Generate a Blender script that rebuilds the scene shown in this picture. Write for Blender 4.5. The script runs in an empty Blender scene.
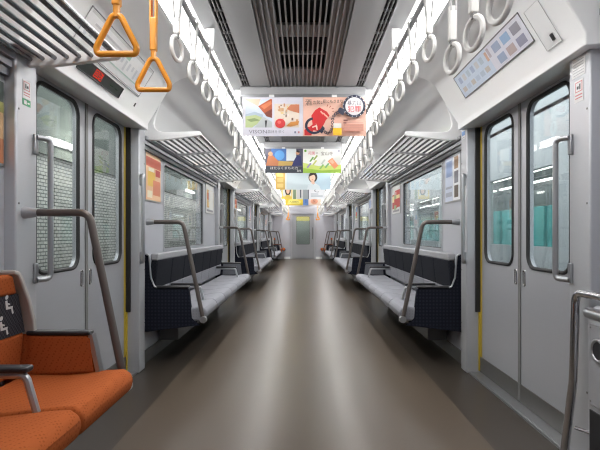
import bpy, bmesh, math, random
from mathutils import Vector, Matrix
random.seed(7)
PI = math.pi
SC = bpy.context.scene
COL = SC.collection

# ------------------------------------------------------------------ colours
def L(c):
    return c / 12.92 if c <= .04045 else ((c + .055) / 1.055) ** 2.4
def rgb(r, g, b):
    return (L(r / 255), L(g / 255), L(b / 255), 1)

# ------------------------------------------------------------------ materials
MATS = {}
def mat(name, col, rough=.5, metal=0., coat=0., vary=.04, scale=30., bump=0., spec=.5, stretch=None, sheen=0.):
    m = bpy.data.materials.new(name); m.use_nodes = True
    nt = m.node_tree; n = nt.nodes; b = n['Principled BSDF']
    tc = n.new('ShaderNodeTexCoord'); mp = n.new('ShaderNodeMapping'); no = n.new('ShaderNodeTexNoise')
    if stretch: mp.inputs['Scale'].default_value = stretch
    no.inputs['Scale'].default_value = scale; no.inputs['Detail'].default_value = 3
    nt.links.new(tc.outputs['Object'], mp.inputs['Vector']); nt.links.new(mp.outputs[0], no.inputs['Vector'])
    mx = n.new('ShaderNodeMix'); mx.data_type = 'RGBA'
    mx.inputs[6].default_value = [c * (1 - vary) for c in col[:3]] + [1]
    mx.inputs[7].default_value = [min(1, c * (1 + vary)) for c in col[:3]] + [1]
    nt.links.new(no.outputs['Fac'], mx.inputs[0]); nt.links.new(mx.outputs[2], b.inputs['Base Color'])
    b.inputs['Roughness'].default_value = rough; b.inputs['Metallic'].default_value = metal
    b.inputs['Coat Weight'].default_value = coat; b.inputs['Specular IOR Level'].default_value = spec
    b.inputs['Sheen Weight'].default_value = sheen
    if bump:
        bp = n.new('ShaderNodeBump'); bp.inputs['Strength'].default_value = bump; bp.inputs['Distance'].default_value = .002
        nt.links.new(no.outputs['Fac'], bp.inputs['Height']); nt.links.new(bp.outputs[0], b.inputs['Normal'])
    MATS[name] = m
    return m
def emit(name, col, strength):
    m = bpy.data.materials.new(name); m.use_nodes = True
    nt = m.node_tree; nt.nodes.clear()
    o = nt.nodes.new('ShaderNodeOutputMaterial'); e = nt.nodes.new('ShaderNodeEmission')
    e.inputs[0].default_value = col; e.inputs[1].default_value = strength
    nt.links.new(e.outputs[0], o.inputs[0]); return m
def glass(name, tint, refl_rough=.0):
    m = bpy.data.materials.new(name); m.use_nodes = True
    nt = m.node_tree; nt.nodes.clear()
    o = nt.nodes.new('ShaderNodeOutputMaterial'); mx = nt.nodes.new('ShaderNodeMixShader')
    t = nt.nodes.new('ShaderNodeBsdfTransparent'); g = nt.nodes.new('ShaderNodeBsdfGlossy'); f = nt.nodes.new('ShaderNodeFresnel')
    t.inputs[0].default_value = tint; g.inputs['Roughness'].default_value = refl_rough; ge = nt.nodes.new('ShaderNodeNewGeometry'); mr = nt.nodes.new('ShaderNodeMapRange'); mr.inputs['To Min'].default_value = 1.5; mr.inputs['To Max'].default_value = 1 / 1.5
    nt.links.new(ge.outputs['Backfacing'], mr.inputs['Value']); nt.links.new(mr.outputs[0], f.inputs[0])
    nt.links.new(f.outputs[0], mx.inputs[0]); nt.links.new(t.outputs[0], mx.inputs[1]); nt.links.new(g.outputs[0], mx.inputs[2])
    nt.links.new(mx.outputs[0], o.inputs[0]); return m
def fabric(name, c1, c2, kind='checker', scale=60., rot=0., rough=.95, sheen=.0):
    m = mat(name, c1, rough, vary=.06, scale=200, bump=.25, spec=.1, sheen=sheen)
    nt = m.node_tree; n = nt.nodes; b = n['Principled BSDF']
    src = b.inputs['Base Color'].links[0].from_socket
    tc = n.new('ShaderNodeTexCoord'); mp = n.new('ShaderNodeMapping'); mp.inputs['Rotation'].default_value = (rot, rot, rot)
    nt.links.new(tc.outputs['Object'], mp.inputs['Vector'])
    if kind == 'checker':
        t = n.new('ShaderNodeTexChecker'); t.inputs['Scale'].default_value = scale; out = t.outputs['Fac']
    else:
        t = n.new('ShaderNodeTexVoronoi'); t.inputs['Scale'].default_value = scale; t.inputs['Randomness'].default_value = 0.
        r = n.new('ShaderNodeMath'); r.operation = 'LESS_THAN'; r.inputs[1].default_value = .3
        nt.links.new(t.outputs['Distance'], r.inputs[0]); out = r.outputs[0]
    nt.links.new(mp.outputs[0], t.inputs['Vector'])
    mx = n.new('ShaderNodeMix'); mx.data_type = 'RGBA'
    nt.links.new(out, mx.inputs[0]); nt.links.new(src, mx.inputs[6]); mx.inputs[7].default_value = c2
    nt.links.new(mx.outputs[2], b.inputs['Base Color']); return m

WHITE = mat('white_gloss_panel', rgb(243, 244, 245), .28, coat=.3, vary=.01, scale=4)
COVE = mat('white_cove', rgb(244, 245, 246), .25, coat=.35, vary=.01, scale=4)
CEIL = mat('ceiling_grey', rgb(158, 159, 161), .45, vary=.015, scale=5)
CEILDK = mat('louvre_grey', rgb(150, 150, 152), .45, vary=.03, scale=8)
WALL = mat('wall_melamine', rgb(180, 182, 190), .38, vary=.015, scale=6)
ALU = mat('door_aluminium', rgb(174, 176, 182), .38, metal=.35, vary=.02, scale=6, stretch=(1, 1, 12))
STEEL = mat('brushed_steel', rgb(176, 178, 182), .32, metal=.85, vary=.05, scale=20, stretch=(4, 4, 40))
PILLAR = mat('pillar_steel', rgb(192, 194, 199), .38, metal=.45, vary=.03, scale=12, stretch=(3, 3, 30))
RODMET = mat('rack_rod_metal', rgb(128, 129, 132), .22, metal=.8, vary=.02)
GREYMET = mat('satin_grey_metal', rgb(150, 151, 154), .35, metal=.5, vary=.02)
CHROME = mat('polished_pipe', rgb(205, 205, 208), .16, metal=1., vary=.02)
RAIL = mat('bronze_grey_rail', rgb(92, 85, 82), .36, metal=.35, vary=.03, scale=60)
DARKST = mat('dark_kick_plate', rgb(120, 118, 116), .4, metal=.7, vary=.06, scale=14)
BLACK = mat('black_rubber', rgb(28, 28, 30), .6, vary=.1)
PAD = mat('black_pad', rgb(36, 36, 40), .45, vary=.08)
HOLE = mat('dark_void', rgb(16, 17, 22), .8, vary=.1)
YELLOW = mat('yellow_tape', rgb(188, 164, 58), .5, vary=.05)
GREYRUB = mat('grey_rubber', rgb(120, 120, 120), .6, vary=.05)
STRAPW = mat('white_strap', rgb(226, 225, 222), .35, coat=.2, vary=.02)
SHELL = mat('pale_seat_shell', rgb(170, 167, 163), .5, vary=.02)
BELTW = mat('white_belt', rgb(180, 180, 180), .6, vary=.03)
ORSTRAP = mat('orange_strap', rgb(226, 148, 38), .35, coat=.3, vary=.03)
LIGHT = emit('led_diffuser', (1., .985, .96, 1), 13.0)
PANE = glass('window_pane', (.88, .90, .89, 1))
RED_LED = emit('red_led', rgb(235, 60, 40), .75)
GREEN_LED = emit('green_led', rgb(70, 130, 80), .25)
GREYFAB = fabric('light_grey_fabric', rgb(138, 139, 146), rgb(130, 131, 139), 'voronoi', 45)
HEADFAB = fabric('pale_grey_fabric', rgb(168, 169, 174), rgb(160, 161, 167), 'voronoi', 45)
GREYPAD = fabric('mid_grey_fabric', rgb(104, 106, 112), rgb(97, 99, 106), 'checker', 80)
DARKFAB = fabric('charcoal_fabric', rgb(38, 40, 47), rgb(31, 33, 40), 'checker', 70)
NAVYFAB = fabric('navy_dotted_fabric', rgb(28, 30, 40), rgb(40, 43, 54), 'voronoi', 38)
ORANGE = fabric('orange_fabric', rgb(160, 84, 44), rgb(140, 70, 34), 'voronoi', 80, PI / 4)
ORBACK = fabric('black_net_fabric', rgb(42, 42, 48), rgb(64, 64, 70), 'checker', 110)
PICTO = mat('pale_print', rgb(196, 196, 196), .8, vary=.03)
TEAL = mat('teal_panel', rgb(64, 170, 172), .5, vary=.08, scale=2)
TRAINW = mat('pale_train_paint', rgb(190, 196, 198), .4, vary=.04)
TRAIND = mat('dim_train_interior', rgb(84, 92, 94), .6, vary=.08)
TRAINL = emit('train_tube', (.95, 1, 1, 1), 16.0)
TUNL = emit('wall_lamp', (1, .98, .92, 1), 90.0)
PCOL = {}
def pc(r, g, b):
    k = (r, g, b)
    if k not in PCOL: PCOL[k] = mat('print_%d_%d_%d' % k, rgb(r, g, b), .5, vary=.05, scale=60)
    return PCOL[k]

# floor: speckled brown-grey sheet, with paler centre
def floor_mat():
    m = mat('floor_sheet', rgb(86, 76, 66), .285, vary=.05, scale=60, spec=.30)
    nt = m.node_tree; n = nt.nodes; b = n['Principled BSDF']
    src = b.inputs['Base Color'].links[0].from_socket
    tc = n.new('ShaderNodeTexCoord')
    sx = n.new('ShaderNodeSeparateXYZ'); nt.links.new(tc.outputs['Object'], sx.inputs[0])
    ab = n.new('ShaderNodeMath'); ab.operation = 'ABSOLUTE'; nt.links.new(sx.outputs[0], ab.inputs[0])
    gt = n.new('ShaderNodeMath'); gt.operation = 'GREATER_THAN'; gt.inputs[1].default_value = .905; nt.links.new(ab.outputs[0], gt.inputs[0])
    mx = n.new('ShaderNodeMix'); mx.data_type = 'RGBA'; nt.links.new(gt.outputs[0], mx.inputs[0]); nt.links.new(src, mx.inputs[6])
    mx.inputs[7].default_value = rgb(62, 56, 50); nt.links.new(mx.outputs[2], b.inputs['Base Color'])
    return m
FLOOR = floor_mat()
def brick_mat():
    m = mat('white_tile_wall', rgb(205, 206, 200), .3, vary=.03)
    nt = m.node_tree; n = nt.nodes; b = n['Principled BSDF']
    tc = n.new('ShaderNodeTexCoord'); sx = n.new('ShaderNodeSeparateXYZ'); cx = n.new('ShaderNodeCombineXYZ')
    nt.links.new(tc.outputs['Object'], sx.inputs[0]); nt.links.new(sx.outputs[1], cx.inputs[0]); nt.links.new(sx.outputs[2], cx.inputs[1])
    br = n.new('ShaderNodeTexBrick'); br.inputs['Scale'].default_value = 1.
    br.inputs['Brick Width'].default_value = .078; br.inputs['Row Height'].default_value = .033; br.inputs['Mortar Size'].default_value = .005
    br.inputs['Color1'].default_value = rgb(214, 214, 206); br.inputs['Color2'].default_value = rgb(188, 190, 182); br.inputs['Mortar'].default_value = rgb(84, 86, 82)
    nt.links.new(cx.outputs[0], br.inputs['Vector']); nt.links.new(br.outputs['Color'], b.inputs['Base Color']); return m
TILE = brick_mat()

# ------------------------------------------------------------------ mesh builder
class MB:
    def __init__(s, side=1):
        s.v = []; s.f = []; s.mi = []; s.mats = []; s.side = side
    def _m(s, m):
        if m not in s.mats: s.mats.append(m)
        return s.mats.index(m)
    def add(s, vs, fs, m):
        o = len(s.v); i = s._m(m)
        s.v += [(p[0] * s.side, p[1], p[2]) for p in vs]
        for f in fs: s.f.append([o + k for k in f]); s.mi.append(i)
    def box(s, x0, x1, y0, y1, z0, z1, m):
        s.add([(x, y, z) for x in (x0, x1) for y in (y0, y1) for z in (z0, z1)],
              [(0, 1, 3, 2), (4, 6, 7, 5), (0, 4, 5, 1), (2, 3, 7, 6), (0, 2, 6, 4), (1, 5, 7, 3)], m)
    def obox(s, o, a, b, c, m):
        o, a, b, c = map(Vector, (o, a, b, c))
        s.add([tuple(o + a * i + b * j + c * k) for i in (0, 1) for j in (0, 1) for k in (0, 1)],
              [(0, 1, 3, 2), (4, 6, 7, 5), (0, 4, 5, 1), (2, 3, 7, 6), (0, 2, 6, 4), (1, 5, 7, 3)], m)
    def prism(s, poly, y0, y1, m, axis='y'):
        """poly in (x,z) swept along y; axis 'x': poly in (y,z) swept along x; axis 'z': poly (x,y) along z"""
        def P(p, t):
            return (p[0], t, p[1]) if axis == 'y' else ((t, p[0], p[1]) if axis == 'x' else (p[0], p[1], t))
        n = len(poly)
        s.add([P(p, y0) for p in poly] + [P(p, y1) for p in poly],
              [tuple(range(n))[::-1], tuple(range(n, 2 * n))] + [(i, (i + 1) % n, n + (i + 1) % n, n + i) for i in range(n)], m)
    def strip(s, poly, y0, y1, th, m):
        """open (x,z) profile swept along y with thickness th behind (outward)"""
        c = []
        for i, p in enumerate(poly):
            a = poly[max(0, i - 1)]; b = poly[min(len(poly) - 1, i + 1)]
            d = Vector((b[0] - a[0], b[1] - a[1])).normalized(); c.append((p[0] + d.y * th, p[1] - d.x * th))
        s.prism(list(poly) + c[::-1], y0, y1, m)
    def tube(s, path, r, m, n=10, closed=False, cap=True):
        P = [Vector(p) for p in path]; k = len(P); T = []
        for i in range(k):
            a = P[i - 1] if (i or closed) else P[0]; b = P[(i + 1) % k] if (i < k - 1 or closed) else P[-1]
            T.append((b - a).normalized())
        up = Vector((0, 0, 1)) if abs(T[0].z) < .9 else Vector((0, 1, 0))
        nrm = (up - T[0] * up.dot(T[0])).normalized(); vs = []
        for i in range(k):
            nrm = (nrm - T[i] * nrm.dot(T[i])).normalized(); bi = T[i].cross(nrm)
            rr = r[i] if isinstance(r, (list, tuple)) else r
            for j in range(n):
                a = 2 * PI * j / n; vs.append(tuple(P[i] + (nrm * math.cos(a) + bi * math.sin(a)) * rr))
        fs = []
        for i in range(k if closed else k - 1):
            i2 = (i + 1) % k
            for j in range(n): fs.append((i * n + j, i * n + (j + 1) % n, i2 * n + (j + 1) % n, i2 * n + j))
        if cap and not closed: fs += [tuple(range(n))[::-1], tuple(range((k - 1) * n, k * n))]
        s.add(vs, fs, m)
    def torus(s, c, R, r, m, ax=(1, 0, 0), n=32, k=10):
        ax = Vector(ax).normalized(); u = ax.orthogonal().normalized(); w = ax.cross(u)
        s.tube([Vector(c) + (u * math.cos(2 * PI * i / n) + w * math.sin(2 * PI * i / n)) * R for i in range(n)], r, m, k, True)
    def flat(s, pts, m):
        s.add(pts, [tuple(range(len(pts)))], m)
    def plate_hole(s, y0, y1, z0, z1, a0, a1, b0, b1, R, x0, x1, m):
        """rectangular plate in the y-z plane between x0 and x1 with a rounded hole a0..a1 (y), b0..b1 (z)"""
        s.box(x0, x1, y0, a0, z0, z1, m); s.box(x0, x1, a1, y1, z0, z1, m)
        s.box(x0, x1, a0, a1, z0, b0, m); s.box(x0, x1, a0, a1, b1, z1, m)
        for cy, cz, sy, sz in ((a0, b0, 1, 1), (a1, b0, -1, 1), (a0, b1, 1, -1), (a1, b1, -1, -1)):
            arc = [(cy + sy * (R - R * math.sin(t * PI / 16)), cz + sz * (R - R * math.cos(t * PI / 16))) for t in range(9)]
            s.prism([(cy, cz)] + arc, x0, x1, m, 'x')
    def rounded(s, a0, a1, b0, b1, R, x, m, r):
        s.tube([(x, p[0], p[1]) for p in rrect(a0, a1, b0, b1, R)], r, m, 8, True)
    def text(s, body, o, xd, yd, size, m, squeeze=1.):
        if body not in TXT:
            cu = bpy.data.curves.new('glyphs', 'FONT'); cu.body = body; cu.align_x = 'CENTER'; cu.align_y = 'CENTER'; cu.resolution_u = 2
            ob = bpy.data.objects.new('glyphs', cu); COL.objects.link(ob)
            me = bpy.data.meshes.new_from_object(ob.evaluated_get(bpy.context.evaluated_depsgraph_get()))
            TXT[body] = ([v.co.copy() for v in me.vertices], [tuple(p.vertices) for p in me.polygons])
            bpy.data.objects.remove(ob); bpy.data.curves.remove(cu); bpy.data.meshes.remove(me)
        vs, fs = TXT[body]; o, xd, yd = Vector(o), Vector(xd), Vector(yd)
        side, s.side = s.side, 1
        s.add([tuple(o + xd * v.x * size * squeeze + yd * v.y * size) for v in vs], fs, m); s.side = side
    def taper(s, yc, sg):
        s.v = [(p[0], p[1] - sg * max(0, p[2] - .63) * .50, p[2]) if abs(p[1] - yc) < .004 else p for p in s.v]
    def build(s, name, parent=None, smooth=True, bevel=0., solid=True, loc=None):
        me = bpy.data.meshes.new(name)
        org = Vector(loc) if loc is not None else (world_loc(parent) if parent else Vector((0, 0, 0)))
        me.from_pydata([tuple(Vector(p) - org) for p in s.v], [], s.f)
        for m in s.mats: me.materials.append(m)
        me.polygons.foreach_set('material_index', s.mi)
        if solid:
            bm = bmesh.new(); bm.from_mesh(me); bmesh.ops.recalc_face_normals(bm, faces=bm.faces); bm.to_mesh(me); bm.free()
        if smooth:
            me.polygons.foreach_set('use_smooth', [True] * len(me.polygons)); me.set_sharp_from_angle(angle=math.radians(38))
        me.update()
        o = bpy.data.objects.new(name, me); COL.objects.link(o)
        if parent: o.parent = parent
        elif loc is not None: o.location = loc
        if bevel:
            b = o.modifiers.new('bevel', 'BEVEL'); b.width = bevel; b.segments = 3; b.limit_method = 'ANGLE'; b.angle_limit = math.radians(35)
        return o
TXT = {}
def rrect(a0, a1, b0, b1, R, n=6):
    out = []
    for cy, cz, st in ((a1 - R, b1 - R, 0), (a0 + R, b1 - R, 1), (a0 + R, b0 + R, 2), (a1 - R, b0 + R, 3)):
        for t in range(n + 1):
            a = (st + t / n) * PI / 2; out.append((cy + R * math.cos(a), cz + R * math.sin(a)))
    return out
def fillet(pts, R, n=6):
    P = [Vector(p) for p in pts]; out = [P[0]]
    for i in range(1, len(P) - 1):
        a = (P[i - 1] - P[i]).normalized(); b = (P[i + 1] - P[i]).normalized()
        ang = a.angle(b); d = R / math.tan(ang / 2)
        p0, p1 = P[i] + a * d, P[i] + b * d
        for t in range(n + 1):
            u = t / n; out.append(p0 * (1 - u) ** 2 + P[i] * 2 * u * (1 - u) + p1 * u * u)
    return out + [P[-1]]
def world_loc(o):
    v = Vector((0, 0, 0))
    while o: v += o.location; o = o.parent
    return v
def empty(name, loc, label, cat, group=None, kind=None):
    o = bpy.data.objects.new(name, None); COL.objects.link(o); o.location = loc; o.empty_display_size = .1
    return tag(o, label, cat, group, kind)
def tag(o, label, cat, group=None, kind=None):
    o['label'] = label; o['category'] = cat
    if group: o['group'] = group
    if kind: o['kind'] = kind
    return o
KIDS = {}
def copy_tree(o, loc, label):
    def rec(a, parent):
        c = a.copy(); COL.objects.link(c); c.parent = parent
        for ch in a.children: rec(ch, c)
        return c
    r = rec(o, None); r.location = loc; r['label'] = label
    return r
SIDE = {-1: 'left', 1: 'right'}
ORD = ['first', 'second', 'third', 'fourth', 'fifth', 'sixth', 'seventh', 'eighth', 'ninth', 'tenth', 'eleventh', 'twelfth', 'thirteenth', 'fourteenth', 'fifteenth', 'sixteenth', 'seventeenth']
# ------------------------------------------------------------------ layout numbers
P = 4.71                     # door pitch
W = 1.25                     # half width at the walls
YE = 19.25                   # end wall
ZC = 2.30                    # ceiling
YN = .52                     # near end wall (behind the picture's edge)
DC = [2.815 + P * k for k in range(4)]           # door centres
BN = [3.645 + P * k for k in range(3)]            # bench near ends
BL = 3.05
YB4, B4L = 17.775, 1.42

# ------------------------------------------------------------------ floor, ceiling, walls
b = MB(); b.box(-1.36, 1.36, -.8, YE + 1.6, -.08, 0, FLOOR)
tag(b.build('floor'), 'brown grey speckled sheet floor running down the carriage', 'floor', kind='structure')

ceil = empty('ceiling', (0, 0, ZC), 'grey carriage ceiling with a slatted centre louvre and two dark air slots', 'ceiling', kind='structure')
b = MB()
for s in (-1, 1):
    b.side = s; b.box(.30, .455, YN, YE, ZC, ZC + .02, CEIL); b.prism([(.525, ZC), (.545, ZC), (.607, ZC - .024), (.607, ZC + .02), (.525, ZC + .02)], YN, YE, CEIL)
    b.box(.285, .30, YN, YE, ZC - .012, ZC + .06, CEIL)
b.side = 1
b.box(-1.35, 1.35, YN, YE, ZC + .14, ZC + .16, CEIL)
b.build('ceiling_panel', ceil)
for s in (-1, 1):
    b = MB(s); b.box(.45, .53, YN, YE, ZC + .02, ZC + .035, HOLE)
    for x in (.457, .479, .501, .523): b.box(x - .0022, x + .0022, YN, YE, ZC + .0, ZC + .02, CEILDK)
    y = YN + .2
    while y < YE: b.box(.455, .525, y, y + .006, ZC + .006, ZC + .02, CEILDK); y += .1531
    b.build('air_slot', ceil)
b = MB()
for i in range(-8, 9):
    x = i * .0335; b.box(x - .005, x + .005, YN, YE, ZC - .006, ZC + .012, CEILDK)
for s in (-1, 1):
    b.side = s; b.box(.165, .285, YN, YE, ZC + .014, ZC + .03, CEILDK)
b.side = 1
b.box(-.165, .165, YN, YE, ZC + .08, ZC + .09, HOLE)
y = YN + .01
while y < YE:
    # grey plates between the dark blower openings
    f = (y - 2.25) % 2.45
    b.box(-.165, .165, y, min(y + .035, YE), ZC + .014, ZC + .03, CEILDK) if (.63 < f < .835 or f > 1.40 or .02 < f % .83 < .03) else None
    y += .035
for k in range(-1, 8):
    for o in (.30, 1.11):
        y = 2.25 + 2.45 * k + o
        if YN < y < YE - .1: b.box(-.165, .165, y, y + .03, ZC + .014, ZC + .03, CEILDK)
b.build('louvre_grille', ceil)

BEAMS = [4.10, 6.55, 9.0, 11.45, 13.9, 16.35]
for i, y in enumerate(BEAMS):
    r = empty('ceiling_beam', (0, y, ZC), 'grey cross beam under the carriage ceiling, %s in view from the camera' % ORD[i], 'beam', 'cross beams under the ceiling', 'structure')
    b = MB(); b.box(-.545, .545, y - .03, y + .03, ZC - .086, ZC - .002, CEIL); b.box(-.545, .545, y - .038, y - .03, ZC - .09, ZC - .07, STEEL)
    b.build('beam_channel', r, bevel=.004)
    for x in (-.27, .27):
        b = MB(); b.box(x - .022, x + .022, y - .047, y - .036, ZC - .099, ZC - .078, WHITE); b.build('poster_clip', r)

# header (over the doors) and cove (over the benches) profiles
HEAD = [(1.30, 1.80), (1.15, 1.79), (1.15, 1.84), (.985, 2.11), (.95, 2.145), (.90, 2.172), (.82, 2.196), (.752, 2.214)]
COVP = [(1.25, 1.80), (1.243, 1.87), (1.215, 1.96), (1.16, 2.05), (1.08, 2.135), (.98, 2.195), (.86, 2.232), (.752, 2.246)]
def bays(s):
    """(y0,y1) of the wall bays between door pillars"""
    out = [(YN, 1.965)]
    for k in range(3): out.append((DC[k] + .80, DC[k + 1] - .85))
    out.append((DC[3] + .80, YE)); return out
HY = [(c - .905, c + .68) for c in DC]
BAYN = ['at the near end of the carriage', 'over the first long bench', 'over the second long bench', 'over the third long bench', 'at the far end of the carriage']
DN = ['first', 'second', 'third', 'fourth']
for s in (-1, 1):
    ys = [YN] + [v for h in HY for v in h] + [YE]
    for k in range(5):
        b = MB(s); b.strip(COVP, ys[2 * k], ys[2 * k + 1], .012, COVE)
        tag(b.build('ceiling_cove'), 'white curved cove panel %s, %s side' % (BAYN[k], SIDE[s]), 'cove panel', 'cove panels', 'structure')
    for k, (y0, y1) in enumerate(HY):
        r = empty('header_panel', (s * 1.2, (y0 + y1) / 2, 1.8), 'white sloping header panel over the %s doorway on the %s' % (DN[k], SIDE[s]), 'header panel', 'door headers', 'structure')
        b = MB(s); b.prism(HEAD + [(.752, 2.26), (1.30, 2.27)], y0, y1, WHITE)
        b.build('panel_body', r, bevel=.006)
        # access hatch with a small latch
        def hp(t, y, off=0.):
            return Vector((1.15 - .165 * t - .853 * off, y, 1.84 + .27 * t - .521 * off))
        if s == 1:
            yh = y0 + .14
            b = MB(s); b.obox(hp(.10, yh, .003), (0, .125, 0), hp(.76, 0) - hp(.10, 0), (.853 * .004, 0, .521 * .004), WHITE); b.build('hatch', r, bevel=.002)
            b = MB(s); b.tube([hp(t, yh + q, .0035) for t, q in ((.10, 0), (.10, .125), (.76, .125), (.76, 0))], .0012, BELTW, 5, True); b.build('hatch_seam', r)
            b = MB(s); b.obox(hp(.17, yh + .03, .006), (0, .022, 0), hp(.27, 0) - hp(.17, 0), (.853 * .005, 0, .521 * .005), BLACK); b.build('latch', r)
        else:
            b = MB(s); b.obox(hp(.12, y1 - .365, .002), (0, .016, 0), hp(.20, 0) - hp(.12, 0), (.853 * .004, 0, .521 * .004), BLACK); b.build('keyhole', r)

# walls of the bench bays ------------------------------------------------------------
wall = {s: empty('wall_%s' % SIDE[s], (s * W, 0, 0), 'pale grey carriage wall with windows along the %s side' % SIDE[s], 'wall', kind='structure') for s in (-1, 1)}
WIN = []                                       # (side, y0, y1)
for s in (-1, 1):
    for k, (y0, y1) in enumerate(bays(s)):
        b = MB(s)
        if k in (1, 2, 3):
            w0, w1 = BN[k - 1] + .55, BN[k - 1] + 2.25; WIN.append((s, w0, w1, k))
            b.box(W, W + .09, y0, w0, 0, 1.83, WALL); b.box(W, W + .09, w1, y1, 0, 1.83, WALL)
            b.box(W, W + .09, w0, w1, 0, .865, WALL); b.box(W, W + .09, w0, w1, 1.67, 1.83, WALL)
        else:
            b.box(W, W + .09, y0, y1, 0, 1.83, WALL)
        b.build('wall_panel', wall[s])
        b = MB(s)
        zt = 1.84 if (k == 0 and s == 1) else 1.68
        b.box(W - .022, W, y0, y1, zt, zt + .03, ALU); b.box(W - .034, W, y0, y1, zt + .036, zt + .064, ALU); b.box(W - .046, W, y0, y1, zt + .07, zt + .096, ALU)
        b.box(W - .012, W, y0, y1, zt, zt + .1, ALU)
        b.build('stepped_moulding', wall[s])
        b = MB(s); b.box(W - .012, W, y0, y1, 0, .10, DARKST)
        tag(b.build('baseboard_%s' % SIDE[s]), 'dark skirting strip along the %s wall %s' % (SIDE[s], BAYN[k].replace('over', 'under')), 'baseboard', None, 'structure')
n = 0
for s, w0, w1, k in WIN:
    n += 1
    r = empty('window_%d' % n, (s * W, (w0 + w1) / 2, .865), 'wide fixed window behind the %s long bench on the %s side' % (DN[k - 1], SIDE[s]), 'window', 'bench windows', 'structure')
    b = MB(s); b.plate_hole(w0, w1, .865, 1.67, w0 + .028, w1 - .028, .89, 1.645, .03, W - .004, W + .03, ALU); b.build('window_frame', r, bevel=.003)
    b = MB(s); b.rounded(w0 + .028, w1 - .028, .89, 1.645, .03, W + .012, BLACK, .008); b.build('gasket', r)
    b = MB(s); b.box(W + .018, W + .024, w0 + .02, w1 - .02, .882, 1.653, PANE); b.build('window_pane', r)
# lower wall seam is part of the melamine look

# doors -------------------------------------------------------------------------------
n = 0
for s in (-1, 1):
    for k, c in enumerate(DC):
        n += 1
        r = empty('door_%d' % n, (s * 1.3, c, 0), 'double sliding door with tall rounded windows, %s doorway on the %s side' % (DN[k], SIDE[s]), 'door', 'side doors', 'structure')
        for q in (-1, 1):                       # near, far leaf
            y0, y1 = (c - .66, c - .006) if q < 0 else (c + .006, c + .66)
            a0, a1 = (c - .535, c - .095) if q < 0 else (c + .095, c + .535)
            b = MB(s); b.plate_hole(y0, y1, .015, 1.90, a0, a1, .825, 1.775, .075, 1.30, 1.335, ALU)
            lf = b.build('door_leaf', r)
            b = MB(s); b.rounded(a0, a1, .825, 1.775, .075, 1.302, BLACK, .011); b.build('gasket', lf)
            b = MB(s); b.box(1.312, 1.318, a0 - .01, a1 + .01, .815, 1.785, PANE); b.build('window_pane', lf)
            b = MB(s); b.box(1.294, 1.30, y0 + .004, y1 - .004, .015, .125, DARKST); b.build('kick_plate', lf)
            yp = c + q * .055
            b = MB(s); b.tube([(1.300, p[0], p[1]) for p in rrect(yp - .011, yp + .011, .715, .805, .0105)], .0048, CHROME, 6, True)
            b.prism(rrect(yp - .009, yp + .009, .717, .803, .0085), 1.2985, 1.3, GREYRUB, 'x'); b.build('pull_recess', lf)
            b = MB(s); b.box(1.293, 1.335, (c - .014) if q < 0 else c + .002, (c - .002) if q < 0 else c + .014, .02, 1.90, GREYRUB); b.build('edge_seal', lf)
        for q in (-1, 1):
            y0, y1 = (c - .85, c - .69) if q < 0 else (c + .63, c + .757)
            if q < 0: y0, y1 = c - .85, c - .695
            b = MB(s); b.box(1.20, 1.35, y0, y1, 0, 1.83, PILLAR)
            jb = b.build('jamb', r, bevel=.008)
            b = MB(s)
            for z in (.35, .75, 1.15, 1.55):
                yy = (y0 + .02) if q < 0 else y1 - .02
                b.tube([(1.1985, yy, z), (1.2005, yy, z)], .005, GREYRUB, 8)
            b.build('rivet', jb)
            ye = y1 if q < 0 else y0
            b = MB(s); b.box(1.262, 1.300, *( (ye, ye + .012) if q < 0 else (ye - .012, ye)), .45, 1.80, BLACK)
            b.box(1.285, 1.300, *((ye, ye + .010) if q < 0 else (ye - .010, ye)), .02, .45, YELLOW); b.build('edge_rubber', jb)
            b = MB(s); b.box(1.296, 1.2995, *((ye + .010, ye + .035) if q < 0 else (ye - .035, ye - .010)), .02, 1.80, YELLOW); b.build('warning_strip', jb)
        b = MB(s); b.box(1.215, 1.30, c - .69, c + .625, 0, .012, STEEL); b.box(1.225, 1.23, c - .69, c + .625, .012, .015, STEEL); b.build('door_sill', r)
        b = MB(s); b.box(1.17, 1.34, c - .69, c + .625, 1.80, 1.90, PILLAR); b.build('lintel', r)
        # short vertical grab bars at both door pillars
        for q in (-1, 1):
            yb, ym = (c - .655, c - .715) if q < 0 else (c + .595, c + .655)
            t = tag(bpy.data.objects.new('grab_bar', None), 'short vertical steel grab bar on the %s pillar of the %s %s doorway' % ('near' if q < 0 else 'far', DN[k], SIDE[s]), 'grab bar', 'door grab bars')
            COL.objects.link(t); t.location = (s * 1.2, ym, .80)
            b = MB(s); b.tube(fillet([(1.19, ym, 1.452), (1.16, yb, 1.452), (1.16, yb, .815), (1.19, ym, .815)], .025), .0125, STEEL, 10); b.build('bar', t)
            for z in (1.42, .845):
                b = MB(s); b.box(1.188, 1.20, ym - .014, ym + .014, z - .045, z + .045, STEEL); b.build('mounting_plate', t, bevel=.004)

# end wall with its gangway door ----------------------------------------------------------
r = empty('wall_end', (0, YE, 0), 'pale lavender grey end wall around the gangway door', 'wall', kind='structure')
b = MB()
for s in (-1, 1):
    b.side = s; b.box(.46, 1.36, YE, YE + .06, 0, 2.46, WALL)
b.side = 1; b.box(-.46, .46, YE, YE + .06, 1.86, 2.46, WALL); b.build('wall_panel', r)
b = MB(); b.box(-.50, .50, YE - .07, YE - .001, 1.84, 2.24, WALL); b.build('transom_panel', r, bevel=.006)
for s in (-1, 1):
    b = MB(s); b.box(.44, .50, YE - .03, YE - .001, 0, 1.84, PILLAR); b.build('door_post', r, bevel=.004)
    b = MB(s); b.box(.52, .78, YE - .06, YE - .001, .0, .09, WHITE); b.build('corner_box', r, bevel=.004)
r = empty('door_9', (0, YE, 0), 'grey gangway door with a tall window in the end wall', 'door', kind='structure')
b = MB(); b.side = 1
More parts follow.
